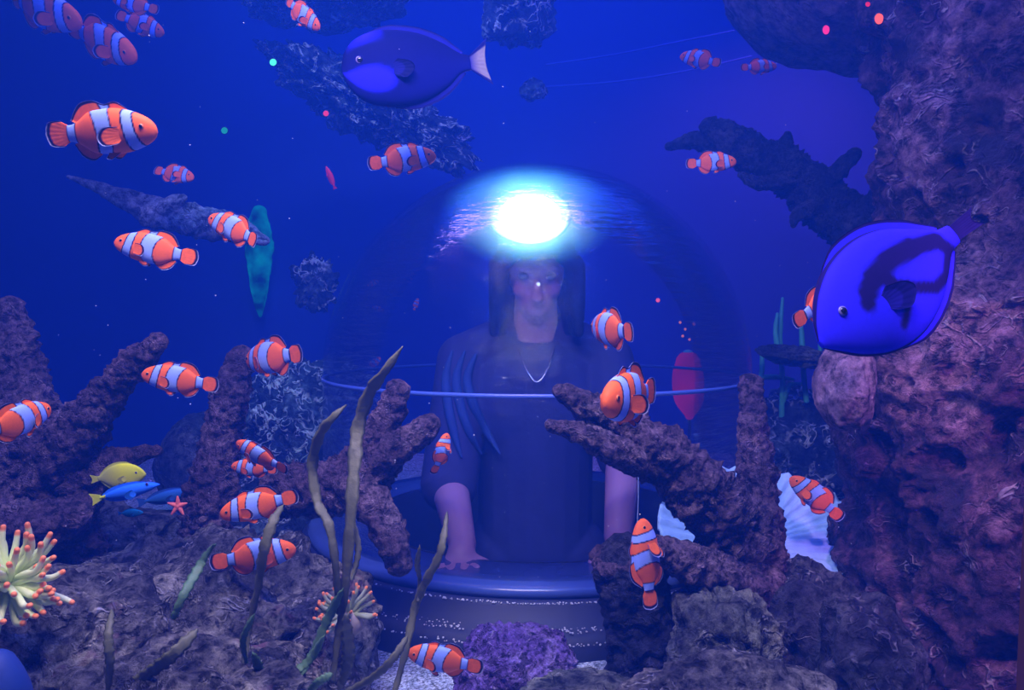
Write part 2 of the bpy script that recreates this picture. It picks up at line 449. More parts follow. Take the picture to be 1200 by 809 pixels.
clown('clownfish in front of the dark twisted branches at upper right', (863,190), (804,192), 1.5, 1.52, up=(0,-.1,1))
clown('small clownfish high on the right, nose left, left of a white reflected spot', (797,66), (845,74), 1.9, 1.86, up=(0,-.1,1))
clown('small clownfish next to the white reflected spot below the rock ledge, nose right', (910,78), (868,79), 2.0, 2.0)
clown('dim bluish clownfish just below the edge of the rock ledge', (868,36), (912,33), 2.1, 2.1, b=.55)
clown('clownfish with its head hidden behind the bright blue fish', (996,333), (930,379), .98, .95, up=(-.1,-.1,1))
clown('clownfish turned away in front of the dome, above the one by the coral branch', (696,384), (742,390), 1.20, 1.07, up=(-.1,-.05,1))
clown('largest clownfish facing out, above the thick slanting coral branch', (708,474), (768,457), .80, .93, up=(-.1,-.15,1))
clown('small clownfish swimming head up in front of the dome by the left coral', (524,508), (512,556), 1.22, 1.2, up=(-.7,-.5,.2), b=.55)
clown('clownfish swimming straight up over the dark coral stump', (753,608), (763,714), .98, .96, up=(-1,-.55,0))
clown('clownfish low in front of the sand and purple mound, nose left', (478,765), (566,783), .98, .97, up=(0,-.15,1))
clown('clownfish by the right pillar over the pale plate, nose up left', (926,560), (987,608), 1.3, 1.28, up=(.2,-.1,1))
SMALL = 'tiny clownfish beyond the dome'
clown('tiny clownfish seen through the dome, top left of the three near its shoulder', (444,329), (430,335), 2.75, 2.75, group=SMALL)
clown('tiny clownfish seen through the dome, a little below the highest one', (436,360), (450,364), 2.7, 2.7, group=SMALL)
clown('tiny clownfish seen through the dome near the pale streaks, nose up', (490,350), (485,364), 2.75, 2.75, up=(-1,0,.2), group=SMALL)
clown('tiny clownfish beside the tall kelp tip, seen through the dome', (446,419), (430,434), 2.5, 2.5, group=SMALL)
clown('tiny clownfish between the tall kelp and the coral branch, upright', (429,487), (425,508), 2.5, 2.5, up=(1,-.3,0), group=SMALL)

# --------------------------------------------------------- tangs and small fish
TBLUE = (.03,.02,1.0); TBLACK = (.012,.006,.085)
def seg_d(p, a, b):
    ax, ay = a; bx, by = b; dx, dy = bx-ax, by-ay
    t = max(0, min(1, ((p[0]-ax)*dx+(p[1]-ay)*dy)/(dx*dx+dy*dy))); return math.hypot(p[0]-ax-t*dx, p[1]-ay-t*dy)
TBAND = [((.273,.02),.035),((.31,.06),.045),((.385,.09),.055),((.53,.105),.058),((.69,.08),.052),((.83,.03),.04),((.86,-.05),.036),((.77,-.13),.034),((.66,-.135),.03),((.53,-.055),.036),((.45,.0),.04),((.44,.07),.045)]
def tang_color(u, s, c):
    # u nose->tail base, s -1 belly .. 1 back (position round the side)
    v = math.copysign(abs(s)**.95, s)*sm_interp(TANG['top' if s > 0 else 'bot'], u)*1.2*1.08
    p = (u*.94, v)
    d = 9
    for (a, ra), (q, rb) in zip(TBAND, TBAND[1:]): d = min(d, seg_d(p, a, q)-(ra+rb)/2)
    d = min(d, seg_d(p, (.445,-.11), (.37,-.16))-.022)
    if abs(s) > .93: d = min(d, -.01 if abs(s) > .965 else .005)
    t = max(0, min(1, .5-d/.02)); return lerp3(TBLUE, TBLACK, t)
def dusk_color(u, s, c):
    # dark fish with a bright blue cheek and back edge
    p = (u, s*.5)
    cheek = max(0, min(1, .5-(math.hypot((u-.2)/.19, (s*.5+.17)/.17)-1)/.35))
    back = max(0, min(1, 1-abs(u-.2)/.16))*max(0, min(1, (s-.6)/.25))
    base = lerp3((.003,.003,.06), (.006,.006,.16), max(0,min(1,.5-s*.6)))
    base = lerp3(base, (.02,.015,.95), max(cheek, back*.85))
    return base
def tang_fin(u, v): return TBLACK if v > .7 else TBLUE
def dusk_fin(u, v): return (.006,.006,.1) if v > .75 else (.008,.008,.2)
TANG = dict(xn=.5, xt=-.36, color=tang_color,
    top=[(0,.015),(.05,.075),(.15,.145),(.3,.2),(.5,.215),(.68,.185),(.83,.115),(.93,.055),(1,.04)],
    bot=[(0,.015),(.05,.055),(.15,.125),(.3,.185),(.5,.205),(.68,.175),(.83,.11),(.93,.052),(1,.04)],
    wid=[(0,.012),(.05,.035),(.15,.06),(.3,.078),(.5,.075),(.68,.055),(.83,.032),(.93,.02),(1,.015)])
BLUNT = dict(TANG)
BLUNT['top'] = [(0,.03),(.03,.10),(.10,.165),(.22,.21),(.4,.225),(.62,.195),(.8,.13),(.92,.065),(1,.045)]
BLUNT['bot'] = [(0,.03),(.03,.09),(.10,.16),(.22,.21),(.4,.232),(.62,.205),(.8,.135),(.92,.06),(1,.045)]
def build_tang(col, fc, tailc, b=0.0, hs=1.0, tail_h=.15, eye=(.36,.06,.06,.016), pf=(.02,.015,.7), base=None):
    S = dict(base or TANG); S['color'] = col; S['mat'] = M['tang']
    S['top'] = [(u,h*hs) for u,h in S['top']]; S['bot'] = [(u,h*hs) for u,h in S['bot']]
    X = lambda u: xu(S, u); T = lambda u: sm_interp(S['top'], u); Bt = lambda u: -sm_interp(S['bot'], u)
    parts = [('body', fish_body(S, b, 110, 80))]
    us = (.18,.35,.5,.65,.8,.94)
    parts.append(('dorsal_fin', fin([(X(u),0,T(u)-.012) for u in us], [(X(u)-.012,0,T(u)+e) for u,e in zip(us,(.008,.03,.036,.04,.042,.012))], fc, b)))
    us = (.35,.5,.65,.8,.94)
    parts.append(('anal_fin', fin([(X(u),0,Bt(u)+.012) for u in us], [(X(u)-.012,0,Bt(u)-e) for u,e in zip(us,(.008,.03,.036,.04,.012))], fc, b)))
    h = tail_h
    parts.append(('tail_fin', fin([(-.345,0,.036),(-.35,0,.012),(-.35,0,-.012),(-.345,0,-.036)], [(-.5,0,h),(-.475,0,h*.4),(-.47,0,0),(-.475,0,-h*.4),(-.5,0,-h)], tailc, b)))
    for sd in (1,-1):
        y0 = sd*.07
        parts.append(('pectoral_fin', fin([(.19,y0,.0),(.185,y0,-.025),(.18,y0,-.05)], [(.14,y0+sd*.02,.03),(.06,y0+sd*.04,.0),(.04,y0+sd*.045,-.05),(.10,y0+sd*.035,-.10),(.165,y0+sd*.015,-.075)], lambda u, v: tuple(c*.45 for c in pf) if v > .6 else pf, b)))
    eyes = [eye_meshes(eye[0], eye[1], eye[2], eye[3], b, sd) for sd in (1,-1)]
    ringm = simple('tang_eye_ring', (.18,.16,.45), .3)
    for r, e in eyes: r.materials.append(ringm); e.materials.append(M['eye'])
    return parts, eyes
def dusk_tail(u, v):
    if u < .14 or u > .88: return (.006,.006,.1)
    return lerp3((.02,.02,.2), (.2,.18,.22), min(1,max(0,(v-.1)/.5)))
place_fish('blue_tang', 'dark blue fish with pale triangular tail swimming left near the top', 'fish',
           build_tang(dusk_color, dusk_fin, dusk_tail, 0.0, 1.12, .16, (.38,.05,.05,.02), (.006,.006,.13), BLUNT), P(401,84,1.05), P(574,72,1.1), (0,.05,1), 'blue surgeonfish')
place_fish('blue_tang', 'vivid blue fish with black curling band in front of the rock pillar', 'fish',
           build_tang(tang_color, tang_fin, lambda u, v: TBLACK, .25, 1.2, .045, pf=(.012,.008,.22)), P(963,404,.74), P(1126,262,.82), (-.55,.10,.83), 'blue surgeonfish')
def yel(u, s, c): return lerp3((.8,.85,.01), (.45,.5,.1), max(0, min(1, (u-.45)/.4)))
yelfin = lambda u, v: (.55,.6,.06)
place_fish('yellow_tang', 'oval yellow fish over the left rocks, above the slim blue fish', 'fish',
           build_tang(yel, yelfin, yelfin, 0, 1.1, .08, pf=(.7,.72,.05)), P(171,556,1.1), P(106,562,1.1), (0,-.1,1))
def blu(u, s, c): return (.03,.2,1.0) if u < .9 else (.7,.8,.03)
WR = dict(TANG)
def build_slim(col, fc, tc, hs):
    return build_tang(col, fc, tc, 0, hs, .09, pf=fc(0,0))
place_fish('blue_damselfish', 'slim bright blue fish with yellow tail just under the yellow fish', 'fish',
           build_slim(blu, lambda u,v:(.03,.2,.9), lambda u,v:(.7,.8,.03), .42), P(187,568,1.07), P(106,586,1.07), (0,-.1,1))
place_fish('teal_fish', 'tiny teal fish low over the left rock mound', 'fish',
           build_slim(lambda u,s,c:(.02,.3,.5), lambda u,v:(.02,.25,.5), lambda u,v:(.02,.2,.5), .7), P(168,601,1.3), P(138,602,1.3), (0,-.1,1))
place_fish('slim_blue_fish', 'dim slim blue fish beside the teal fish on the left rock mound', 'fish',
           build_slim(lambda u,s,c:(.03,.15,.5), lambda u,v:(.03,.1,.4), lambda u,v:(.03,.1,.4), .45), P(228,575,1.45), P(160,590,1.45), (0,-.1,1))
def redf(u, s, c): return (.8,.03,.05)
place_fish('red_fish', 'small red fish hanging upright in the water above the dome shoulder', 'fish',
           build_slim(redf, lambda u,v:(.7,.02,.05), lambda u,v:(.6,.02,.05), .5), P(382,195,1.9), P(393,222,1.9), (1,-.3,.2))

# ------------------------------------------------------------------ branching corals
def coral(name, label, base, pieces, mat, nseg=40, bumps=.24, bfreq=60, ring=95, step=.0042):
    t = thing(name, label, 'coral', base)
    for i, (nm, pts) in enumerate(pieces):
        pp = [P(x, y, Y) for x, y, Y, w in pts]; rr = [px2m(w/2, Y) for x, y, Y, w in pts]
        o = link(nm, tube_mesh(local(t, pp), rr, mat, nseg, max(12, int(sum((pp[q+1]-pp[q]).length for q in range(len(pp)-1))/step)), bumps, bfreq, i+len(label), ring), t)
    return t
coral('branching_coral', 'brown knobbly coral with a tall stump and slanting arm at the left edge', P(60,640,1.25), [
    ('trunk', [(62,660,1.25,110),(50,590,1.25,105),(35,520,1.25,92),(24,450,1.26,66),(15,395,1.26,46),(12,360,1.26,30)]),
    ('branch', [(45,580,1.2,60),(90,510,1.18,62),(125,462,1.17,44),(155,430,1.16,38),(186,400,1.15,22)]),
    ('branch', [(60,610,1.2,80),(95,570,1.2,60),(120,545,1.2,40),(150,536,1.2,26),(184,528,1.2,14)]),
    ('branch', [(0,600,1.18,60),(40,612,1.15,60),(90,605,1.15,40)])], M['wood'])
coral('branching_coral', 'single brown coral branch leaning right between clownfish', P(245,620,1.3), [
    ('trunk', [(240,620,1.3,62),(250,570,1.3,58),(262,500,1.3,46),(272,455,1.3,42),(283,420,1.3,34)])], M['wood'])
coral('branching_coral', 'brown forked coral in front of the dome, left of the person', P(400,600,1.2), [
    ('trunk', [(330,575,1.25,60),(380,572,1.22,66),(425,560,1.2,70),(445,540,1.2,56)]),
    ('branch', [(425,565,1.2,52),(440,520,1.19,46),(455,485,1.18,38),(466,458,1.18,30)]),
    ('branch', [(428,560,1.18,48),(460,530,1.17,44),(485,512,1.16,36),(505,498,1.16,28)]),
    ('branch', [(420,570,1.16,50),(440,598,1.15,44),(458,630,1.14,40),(468,662,1.14,32)])], M['wood'])
coral('branching_coral', 'thick knobbly brown coral with slanting arms right of the dome base', P(885,700,1.2), [
    ('trunk', [(905,760,1.2,110),(895,700,1.2,95),(880,655,1.2,80)]),
    ('branch', [(890,690,1.2,92),(850,612,1.17,86),(800,555,1.14,70),(750,515,1.12,58),(700,482,1.11,44),(655,458,1.1,18)]),
    ('branch', [(760,548,1.12,40),(715,525,1.08,40),(680,508,1.07,30),(645,498,1.06,16)]),
    ('branch', [(895,690,1.22,62),(890,600,1.23,50),(885,520,1.24,40),(878,450,1.25,28)]),
    ('branch', [(890,700,1.14,66),(840,675,1.1,52),(800,655,1.08,46),(770,640,1.06,30)])], M['wood'])
# stump in front of the dome collar
def stump():
    t = thing('coral_stump', 'dark hollow-topped coral stump under the upright clownfish', 'coral', P(745,790,1.12))
    path = [P(762,800,1.12), P(750,745,1.12), P(740,700,1.12), P(735,662,1.12)]
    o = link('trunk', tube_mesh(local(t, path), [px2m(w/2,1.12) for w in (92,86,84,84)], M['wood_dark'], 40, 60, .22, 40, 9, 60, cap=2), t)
    rim = []
    c = P(735,658,1.12)-t.location
    ring = [c+Vector((math.cos(a)*.043, math.sin(a)*.04, .004*math.sin(3*a))) for a in [2*PI*k/16 for k in range(17)]]
    link('rim', tube_mesh(ring, [.011+.003*math.sin(k*2.1) for k in range(17)], M['wood'], 14, 110, .3, 70, 4, 90), t)
stump()
# dark twisted branches at the upper right
coral('branching_coral', 'dark twisted branches in the open water left of the pillar top', P(1010,290,1.75), [
    ('trunk', [(1060,320,1.7,60),(1010,275,1.72,62),(960,232,1.75,58),(915,195,1.78,50),(870,180,1.8,36),(820,165,1.85,22),(783,172,1.85,9)]),
    ('branch', [(950,228,1.75,34),(975,208,1.72,26),(1003,180,1.7,16)]),
    ('branch', [(905,195,1.78,34),(918,175,1.78,22),(923,158,1.78,10)]),
    ('branch', [(880,180,1.8,44),(850,160,1.8,36),(830,148,1.82,22)]),
    ('branch', [(930,210,1.75,26),(890,215,1.73,18),(868,205,1.72,8)]),
    ('branch', [(1000,270,1.7,40),(1030,240,1.68,40),(1060,230,1.68,36)]),
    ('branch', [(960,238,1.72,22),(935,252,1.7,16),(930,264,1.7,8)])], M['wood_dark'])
# grey driftwood
def driftwood():
    t = thing('driftwood', 'long grey tapering driftwood floating in the upper left water', 'driftwood', P(190,245,1.8))
    pts = [(80,207),(120,222),(160,238),(200,252),(245,262),(275,268),(310,282)]
    o = link('shaft', tube_mesh(local(t, [P(x,y,1.8) for x,y in pts]), [px2m(w/2,1.8) for w in (5,18,30,44,42,38,14)], M['drift'], 22, 120, .25, 22, 3, 30, flat=.8), t)
    k = link('knob', tube_mesh(local(t, [P(195,245,1.78),P(207,236,1.78),P(215,232,1.78)]), [px2m(w,1.78) for w in (12,10,5)], M['drift'], 16, 20, .2, 30, 2), t)
M['drift'] = rockmat('driftwood', [(.06,.075,.13),(.11,.13,.2),(.19,.21,.28)], 8, .2, (.3,.33,.4), 40, .6)
driftwood()

# ------------------------------------------------------------------ rocks
def rock(label, px, py, Y, wx, hy, dep, seed, mat, name='live_rock', group=None, **k):
    o = ico_rock(name, P(px,py,Y), (px2m(wx,Y), dep, px2m(hy,Y)), seed, mat, **k)
    return tag(o, label, 'rock', group)
LR = 'rocks of the left mound'
rock('broad crusty rock mound behind the kelp at lower left', 235,745,1.12,190,118,.20,1,M['rock_left'],group=LR,sub=6,holes=.05,fine=.075)
rock('lumpy grey-purple rock at the bottom left under the anemone', 60,790,.9,130,110,.14,2,M['rock_left'],group=LR,sub=6,holes=.04,fine=.06)
rock('crusty rock at the bottom edge between the kelp stems', 225,850,.85,150,95,.14,3,M['rock_left'],group=LR,sub=6,holes=.05,fine=.07)
rock('rock behind the small kelp clump with orange-tipped anemone', 375,770,1.08,70,70,.10,4,M['rock_left'],group=LR,sub=5,holes=.04,fine=.06)
rock('dark rock ridge at the foot of the left coral stump', 90,640,1.4,150,50,.14,5,M['rock_dark'],group=LR,sub=5)
rock('dim rounded rock between the left coral arm and the leaning branch', 232,545,2.1,42,60,.14,6,M['rock_bluedim'] if 'rock_bluedim' in M else M['rock_dark'],sub=5,amp=.12)
rock('pale-crusted blue rock wall left of the dome', 362,520,2.3,80,105,.22,7,M['rock_blue'],sub=6,fine=.08)
rock('blue rock slope low behind the leaning coral branch', 330,610,2.0,90,60,.2,8,M['rock_blue'],sub=5,fine=.06)
rock('small pale-crusted rock left of the dome shoulder', 370,336,2.6,22,26,.05,9,M['rock_blue'],sub=5,fine=.2,amp=.6,freq=2.4)
rock('pale lacy rock hanging from the top edge, left of centre', 385,-5,2.3,90,30,.14,10,M['rock_blue'],sub=5,fine=.08)
rock('long lacy rock band slanting down behind the dark blue fish', 435,125,2.4,125,32,.12,11,M['rock_blue'],sub=6,fine=.10,rot=.50,amp=.3,freq=2.2)
rock('pale lacy rock hanging at the top edge, right of the dark blue fish', 605,2,2.3,42,50,.1,12,M['rock_blue'],sub=5,fine=.1)
rock('tiny pale rock fragment right of the dark blue fish tail', 625,105,2.4,15,12,.03,13,M['rock_blue'],sub=4)
rock('smooth dark rock ledge overhanging at the top right', 1010,-60,1.55,190,120,.3,15,M['rock_ledge'],sub=5,amp=.12,fine=.02,rot=.35)
rock('mottled blue rock right of the dome beyond the knobbly coral', 950,540,2.1,85,85,.2,16,M['rock_blue'],sub=6,fine=.07)
rock('dark flat rock shelf beside the bright blue fish', 935,418,1.9,48,13,.06,17,M['rock_dark'],sub=5,amp=.2,rot=.15)
rock('algae-covered rock at the bottom right of the coral stump', 850,760,1.05,62,70,.09,18,M['rock_green'],sub=6,fine=.08,holes=.04)
rock('dark rock between the knobbly coral base and the pillar', 935,750,1.15,75,90,.12,19,M['rock_dark'],sub=6,fine=.07)
rock('low lumpy purple rock at the bottom edge right of centre', 850,825,.9,115,42,.08,20,M['rock_left'],sub=5,fine=.07)
rock('flat dark rock at the bottom edge under the purple mound', 690,815,1.0,75,18,.06,21,M['rock_green'],sub=5,fine=.06)
rock('dark rock under the right pillar foot', 1015,785,1.0,60,80,.1,22,M['rock_dark'],sub=5,fine=.07)
# purple mound
o = ico_rock('mound_coral', P(600,790,1.1), (px2m(72,1.1), .075, px2m(58,1.1)), 31, M['mound'], sub=6, amp=.14, fine=.12); tag(o, 'fuzzy purple mound coral on the sand in front of the dome', 'coral')
# the pillar: a heightfield wrapped round a vertical axis
def pillar():
    cx, cy = .88, 1.22; vs = []; fs = []; nz, na = 260, 220; z0, z1 = -.02, 1.5
    prof = [(-.05,.335),(.1,.325),(.25,.32),(.42,.318),(.53,.325),(.585,.305),(.64,.275),(.72,.265),(.85,.265),(.93,.265),(1.05,.29),(1.5,.4)]
    for i in range(nz+1):
        z = z0+(z1-z0)*i/nz; r0 = sm_interp(prof, z)
        for k in range(na):
            a = 2*PI*k/na; d = Vector((math.cos(a), math.sin(a), 0)); p = Vector((cx,cy,z))+d*r0
            n1 = noise.fractal(p*4.5, .9, 2.0, 4, noise_basis='PERLIN_ORIGINAL')*.035
            n2 = noise.fractal(p*20, .4, 2.1, 4, noise_basis='PERLIN_ORIGINAL')*.013
            h = noise.noise(p*17+Vector((4,4,4))); n3 = -.022*min(1,(h-.2)/.1) if h > .2 else 0
            vs.append(p+d*(n1+n2+n3))
    for i in range(nz):
        for k in range(na): fs.append((i*na+k, i*na+(k+1)%na, (i+1)*na+(k+1)%na, (i+1)*na+k))
    fs.append(tuple(reversed(range(na)))); fs.append(tuple(nz*na+k for k in range(na)))
    o = link('rock_pillar', mesh_from(vs, fs, M['rock_pillar'])); tag(o, 'massive pitted purple rock pillar along the right edge', 'rock')
pillar()
# a smaller pale boulder leaning on the pillar
rock('rounded tan boulder against the pillar under the bright blue fish', 990,452,1.1,32,55,.06,25,M['rock_ledge'],sub=5,amp=.12,fine=.04)

# ------------------------------------------------------------------ pale ribbed plate
def plate():
    t = thing('plate_coral', 'pale blue ribbed plate coral behind the knobbly coral arms', 'coral', P(884,632,1.40))
    n, m = 140, 26; R = px2m(112,1.45); top = []; cs = []
    tilt = Matrix.Rotation(math.radians(38), 3, 'X')
    vs = []; fs = []
    for side in (0, 1):
        for j in range(m+1):
            r = R*(.06+.94*j/m)
            for k in range(n):
                a = 2*PI*k/n
                z = .25*r*r/R + (.006*math.cos(k*PI*2/4)*(j/m)) + .01*noise.noise(Vector((math.cos(a)*2, math.sin(a)*2, r*9)))*(j/m) - side*.008
                rr = r*(1+.05*noise.noise(Vector((math.cos(a)*1.7, math.sin(a)*1.7, 2))))
                vs.append(tilt @ Vector((rr*math.cos(a), rr*math.sin(a)*.75, z)))
    o = (m+1)*n
    for j in range(m):
        for k in range(n):
            q = (j*n+k, j*n+(k+1)%n, (j+1)*n+(k+1)%n, (j+1)*n+k); fs.append(q); fs.append(tuple(o+i for i in reversed(q)))
    for k in range(n):
        fs.append((m*n+k, m*n+(k+1)%n, o+m*n+(k+1)%n, o+m*n+k)); fs.append((k, o+k, o+(k+1)%n, (k+1)%n))
    link('plate', mesh_from(vs, fs, M['plate']), t)
    link('stalk', tube_mesh([(0,.01,-.2),(0,.005,-.1),(0,0,.0)], [.05,.035,.03], M['plate'], 20, 30, .1, 30, 1), t)
M['plate'] = simple('plate_coral', (.3,.55,.95), .6, var=.25, scale=50, bump=.4)
plate()
# ------------------------------------------------------------------ green upright stems
def stems(label, items, Y, sd):
    t = thing('green_sea_whip', label, 'plant', P(*items[0][0], Y))
    for it in items:
        pts = [P(x,y,Y) for x,y in it]
        link('stem', tube_mesh(local(t, pts), [px2m(3.2,Y)]*(len(pts)-1)+[px2m(1.8,Y)], M['whip'], 10, 40, .15, 30, sd), t)
M['whip'] = simple('sea_whip', (.06,.4,.34), .6, var=.3, scale=30)
stems('tall green upright stems with a cross stem beyond the knobbly coral', [((916,490),(917,445),(914,400),(917,350)), ((890,452),(893,430),(892,412)), ((886,443),(908,442),(930,445)), ((918,470),(925,452),(940,450))], 2.0, 1)
stems('thin green stems standing beside the flat dark rock shelf', [((945,470),(942,440),(940,400),(938,370)), ((913,420),(909,390),(911,368)), ((960,440),(962,425),(960,400))], 1.98, 2)

# ------------------------------------------------------------------ sea grass / kelp
def blade_mesh(pts, width, Y, mat, seed, taper=(.6,1,.9,.15)):
    P3 = [P(x,y,Y+dy) for (x,y),dy in zip(pts, [.02*math.sin(seed+i*1.3) for i in range(len(pts))])]
    n = 70; c = [Vector(s) for s in spline(P3, n)]
    return c
def blade(parent, pts, w, Y, mat, seed, tp=None):
    c = blade_mesh(pts, w, Y, mat, seed); n = len(c); vs = []; fs = []
    W = px2m(w/2, Y); tp = tp or [(0,.55),(.25,.8),(.55,1),(.8,.85),(.93,.5),(1,.06)]
    view = Vector((0,-1,.25)).normalized()
    for i in range(n):
        u = i/(n-1); t = (c[min(i+1,n-1)]-c[max(i-1,0)]).normalized()
        sd = t.cross(view).normalized(); tw = .5*math.sin(u*4+seed); nn = sd.cross(t).normalized()
        sd2 = sd*math.cos(tw)+nn*math.sin(tw); n2 = sd2.cross(t).normalized()
        ww = W*interp(tp, u)*(1+.12*math.sin(i*.9+seed)+.08*math.sin(i*2.3))
        th = .0016
        for (a, b) in ((-1,0),(-.5,.9),(0,1.6),(.5,.9),(1,0),(.5,-.9),(0,-1.6),(-.5,-.9)):
            vs.append(c[i]+sd2*ww*a+n2*(th*b)+n2*ww*.25*abs(a) - parent.location)
    m = 8
    for i in range(n-1):
        for k in range(m): fs.append((i*m+k, i*m+(k+1)%m, (i+1)*m+(k+1)%m, (i+1)*m+k))
    fs.append(tuple(reversed(range(m)))); fs.append(tuple((n-1)*m+k for k in range(m)))
    return link('blade', mesh_from(vs, fs, mat), parent)
def kelp(label, base, blades, Y):
    t = thing('kelp', label, 'plant', P(*base, Y))
    for i, (pts, w, mt) in enumerate(blades): blade(t, pts, w, Y, mt, i*1.7+len(label))
    return t
K, G = M['kelp'], M['kelp_green']
kelp('tallest olive kelp plant standing in front of the dome left side', (395,800), [
    ([(390,800),(398,740),(406,680),(412,600),(416,540),(420,500),(432,462),(450,436),(472,406)], 17, K),
    ([(398,720),(393,660),(385,615),(372,590),(366,545),(375,510),(390,490),(406,475)], 13, K),
    ([(412,680),(420,640),(408,590)], 8, K),
    ([(340,809),(365,770),(385,725),(402,690)], 13, G),
    ([(398,809),(408,770),(404,720)], 16, K)], .92)
kelp('dark straight kelp blade crossing in front of a clownfish', (288,795), [
    ([(284,800),(292,740),(303,690),(310,645),(320,612),(332,592)], 14, K),
    ([(290,780),(285,750),(298,720)], 8, G)], .86)
kelp('forked olive kelp in front of the dome base', (470,805), [
    ([(462,812),(476,760),(486,715),(498,685),(514,655),(520,630),(524,600)], 12, K),
    ([(490,705),(492,680),(489,660),(492,640)], 7, K),
    ([(405,812),(435,795),(460,772),(478,745)], 11, K)], .9)
kelp('short leaning green kelp blade on the rock mound', (205,720), [
    ([(203,725),(214,700),(228,675),(240,655),(252,638)], 13, G)], .9)
kelp('broad low kelp blade lying toward lower left over the rocks', (150,809), [
    ([(140,812),(175,788),(205,765),(232,738)], 17, K)], .8)
kelp('thin upright brown kelp stem in the bottom left rocks', (127,815), [
    ([(126,818),(129,780),(127,745),(132,715)], 11, K)], .78)
kelp('cluster of short green kelp blades along the bottom edge', (310,815), [
    ([(318,816),(345,790),(365,772),(380,745)], 12, G), ([(300,816),(305,790),(296,765)], 12, G), ([(360,816),(372,800),(390,790)], 11, G)], .85)

# ------------------------------------------------------------------ anemones
def anemone(label, c, Y, R, n, seed, dirs, w, pale, tip, col_r):
    t = thing('sea_anemone', label, 'anemone', P(*c, Y))
    r = random.Random(seed)
    bm = bmesh.new(); bmesh.ops.create_uvsphere(bm, u_segments=24, v_segments=14, radius=col_r)
    for v in bm.verts: v.co.z = v.co.z*.9 - col_r*.5; v.co += v.co*.08*noise.noise(v.co*80)
    link('column', bm_to(bm, M['anem']), t)
    k = 0
    while k < n:
        d = Vector((r.gauss(0,1), r.gauss(0,1), r.gauss(0,1))).normalized()
        if not dirs(d): continue
        k += 1
        L = R*r.uniform(.85,1.08); side = d.orthogonal().normalized()*r.uniform(-.22,.22)*L
        p = [d*col_r*.6, d*L*.5+side*.6, d*L*.8+side+Vector((0,0,-.05*L)), d*L+side*.8]
        cols = lambda u, a: tip if u > .9 else lerp3(pale, lerp3(pale,(1,1,1),.15), u)
        link('tentacle', tube_mesh(p, [w*1.15, w*1.0, w*.85, w*.7], M['tent'], 10, 16, .0, cols=cols), t)
    return t
M['anem'] = simple('anemone_column', (.35,.3,.22), .6, var=.3, scale=60)
M['tent'] = paint('anemone_tentacle', .45, .3)
anemone('pale green anemone with orange tentacle tips at the left edge', (8,688), .8, px2m(74,.8), 88, 3,
        lambda d: d.y < .3 and d.x > -.6 and d.z > -.6 , px2m(4.4,.8), (.72,.85,.42), (1.0,.3,.1), px2m(20,.8))
anemone('small anemone with orange tips half hidden behind the tallest kelp', (408,722), 1.0, px2m(40,1.0), 34, 5,
        lambda d: d.z > -.2 and d.y < .4, px2m(2.6,1.0), (.3,.36,.18), (1.0,.3,.08), px2m(18,1.0))
# round blue sponge
o = ico_rock('ball_sponge', P(-4,856,.62), (px2m(42,.62), px2m(42,.62), px2m(98,.62)), 41, simple('blue_sponge', (.008,.04,.22), .6, var=.2, scale=20), sub=4, amp=.03, fine=.0)
tag(o, 'smooth round blue ball cut by the bottom left corner', 'sponge')
# starfish
def starfish():
    t = thing('starfish', 'tiny pink-orange starfish on the rock near the leaning coral branch', 'starfish', P(209,593,1.25))
    mm = simple('starfish', (.95,.2,.16), .6, var=.2, scale=90)
    bm = bmesh.new(); bmesh.ops.create_uvsphere(bm, u_segments=12, v_segments=8, radius=.006); link('disc', bm_to(bm, mm), t)
    for k in range(5):
        a = 2*PI*k/5+.3; d = Vector((math.cos(a), -.2, math.sin(a)))
        link('arm', tube_mesh([d*.002, d*.008, d*.016], [.0045,.0035,.0015], mm, 10, 12, .1, 200, k), t)
starfish()

# ------------------------------------------------------------------ the dome
def glassmat(name, tint, gl_rough=.06, refl=.85, bump=.0):
    m = bpy.data.materials.new(name); m.use_nodes = True; nt = m.node_tree; nt.nodes.clear(); N = nt.nodes.new; L = nt.links.new
    out = N('ShaderNodeOutputMaterial'); mix = N('ShaderNodeMixShader'); tr = N('ShaderNodeBsdfTransparent'); gl = N('ShaderNodeBsdfGlossy')
    tr.inputs['Color'].default_value = (*tint, 1); gl.inputs['Roughness'].default_value = gl_rough; gl.inputs['Color'].default_value = (.9,.95,1,1)
    fr = N('ShaderNodeFresnel'); fr.inputs['IOR'].default_value = 1.3
    mu = N('ShaderNodeMath'); mu.operation = 'MULTIPLY'; mu.inputs[1].default_value = refl; L(fr.outputs[0], mu.inputs[0])
    if bump:
        tc = N('ShaderNodeTexCoord'); mp = N('ShaderNodeMapping'); mp.inputs['Scale'].default_value = (3, 3, 26); n = N('ShaderNodeTexNoise'); n.inputs['Scale'].default_value = 4; n.inputs['Detail'].default_value = 4
        L(tc.outputs['Object'], mp.inputs['Vector']); L(mp.outputs[0], n.inputs['Vector'])
        bp = N('ShaderNodeBump'); bp.inputs['Strength'].default_value = bump; bp.inputs['Distance'].default_value = .01; L(n.outputs['Fac'], bp.inputs['Height']); L(bp.outputs[0], gl.inputs['Normal'])
    L(mu.outputs[0], mix.inputs[0]); L(tr.outputs[0], mix.inputs[1]); L(gl.outputs[0], mix.inputs[2]); L(mix.outputs[0], out.inputs['Surface'])
    return m
M['acrylic'] = glassmat('acrylic', (.90,.94,1.0), .06, .6, .6)
M['seam'] = glassmat('acrylic_seam', (.6,.7,1.0), .2, 1.0)
dome = thing('viewing_dome', 'large clear acrylic viewing dome on a dark round base in the middle', 'viewing dome', DC)
TH = .012
prof = [(DR, .105)] + [(DR, .105+(ZS-.105)*k/12) for k in range(1,13)]
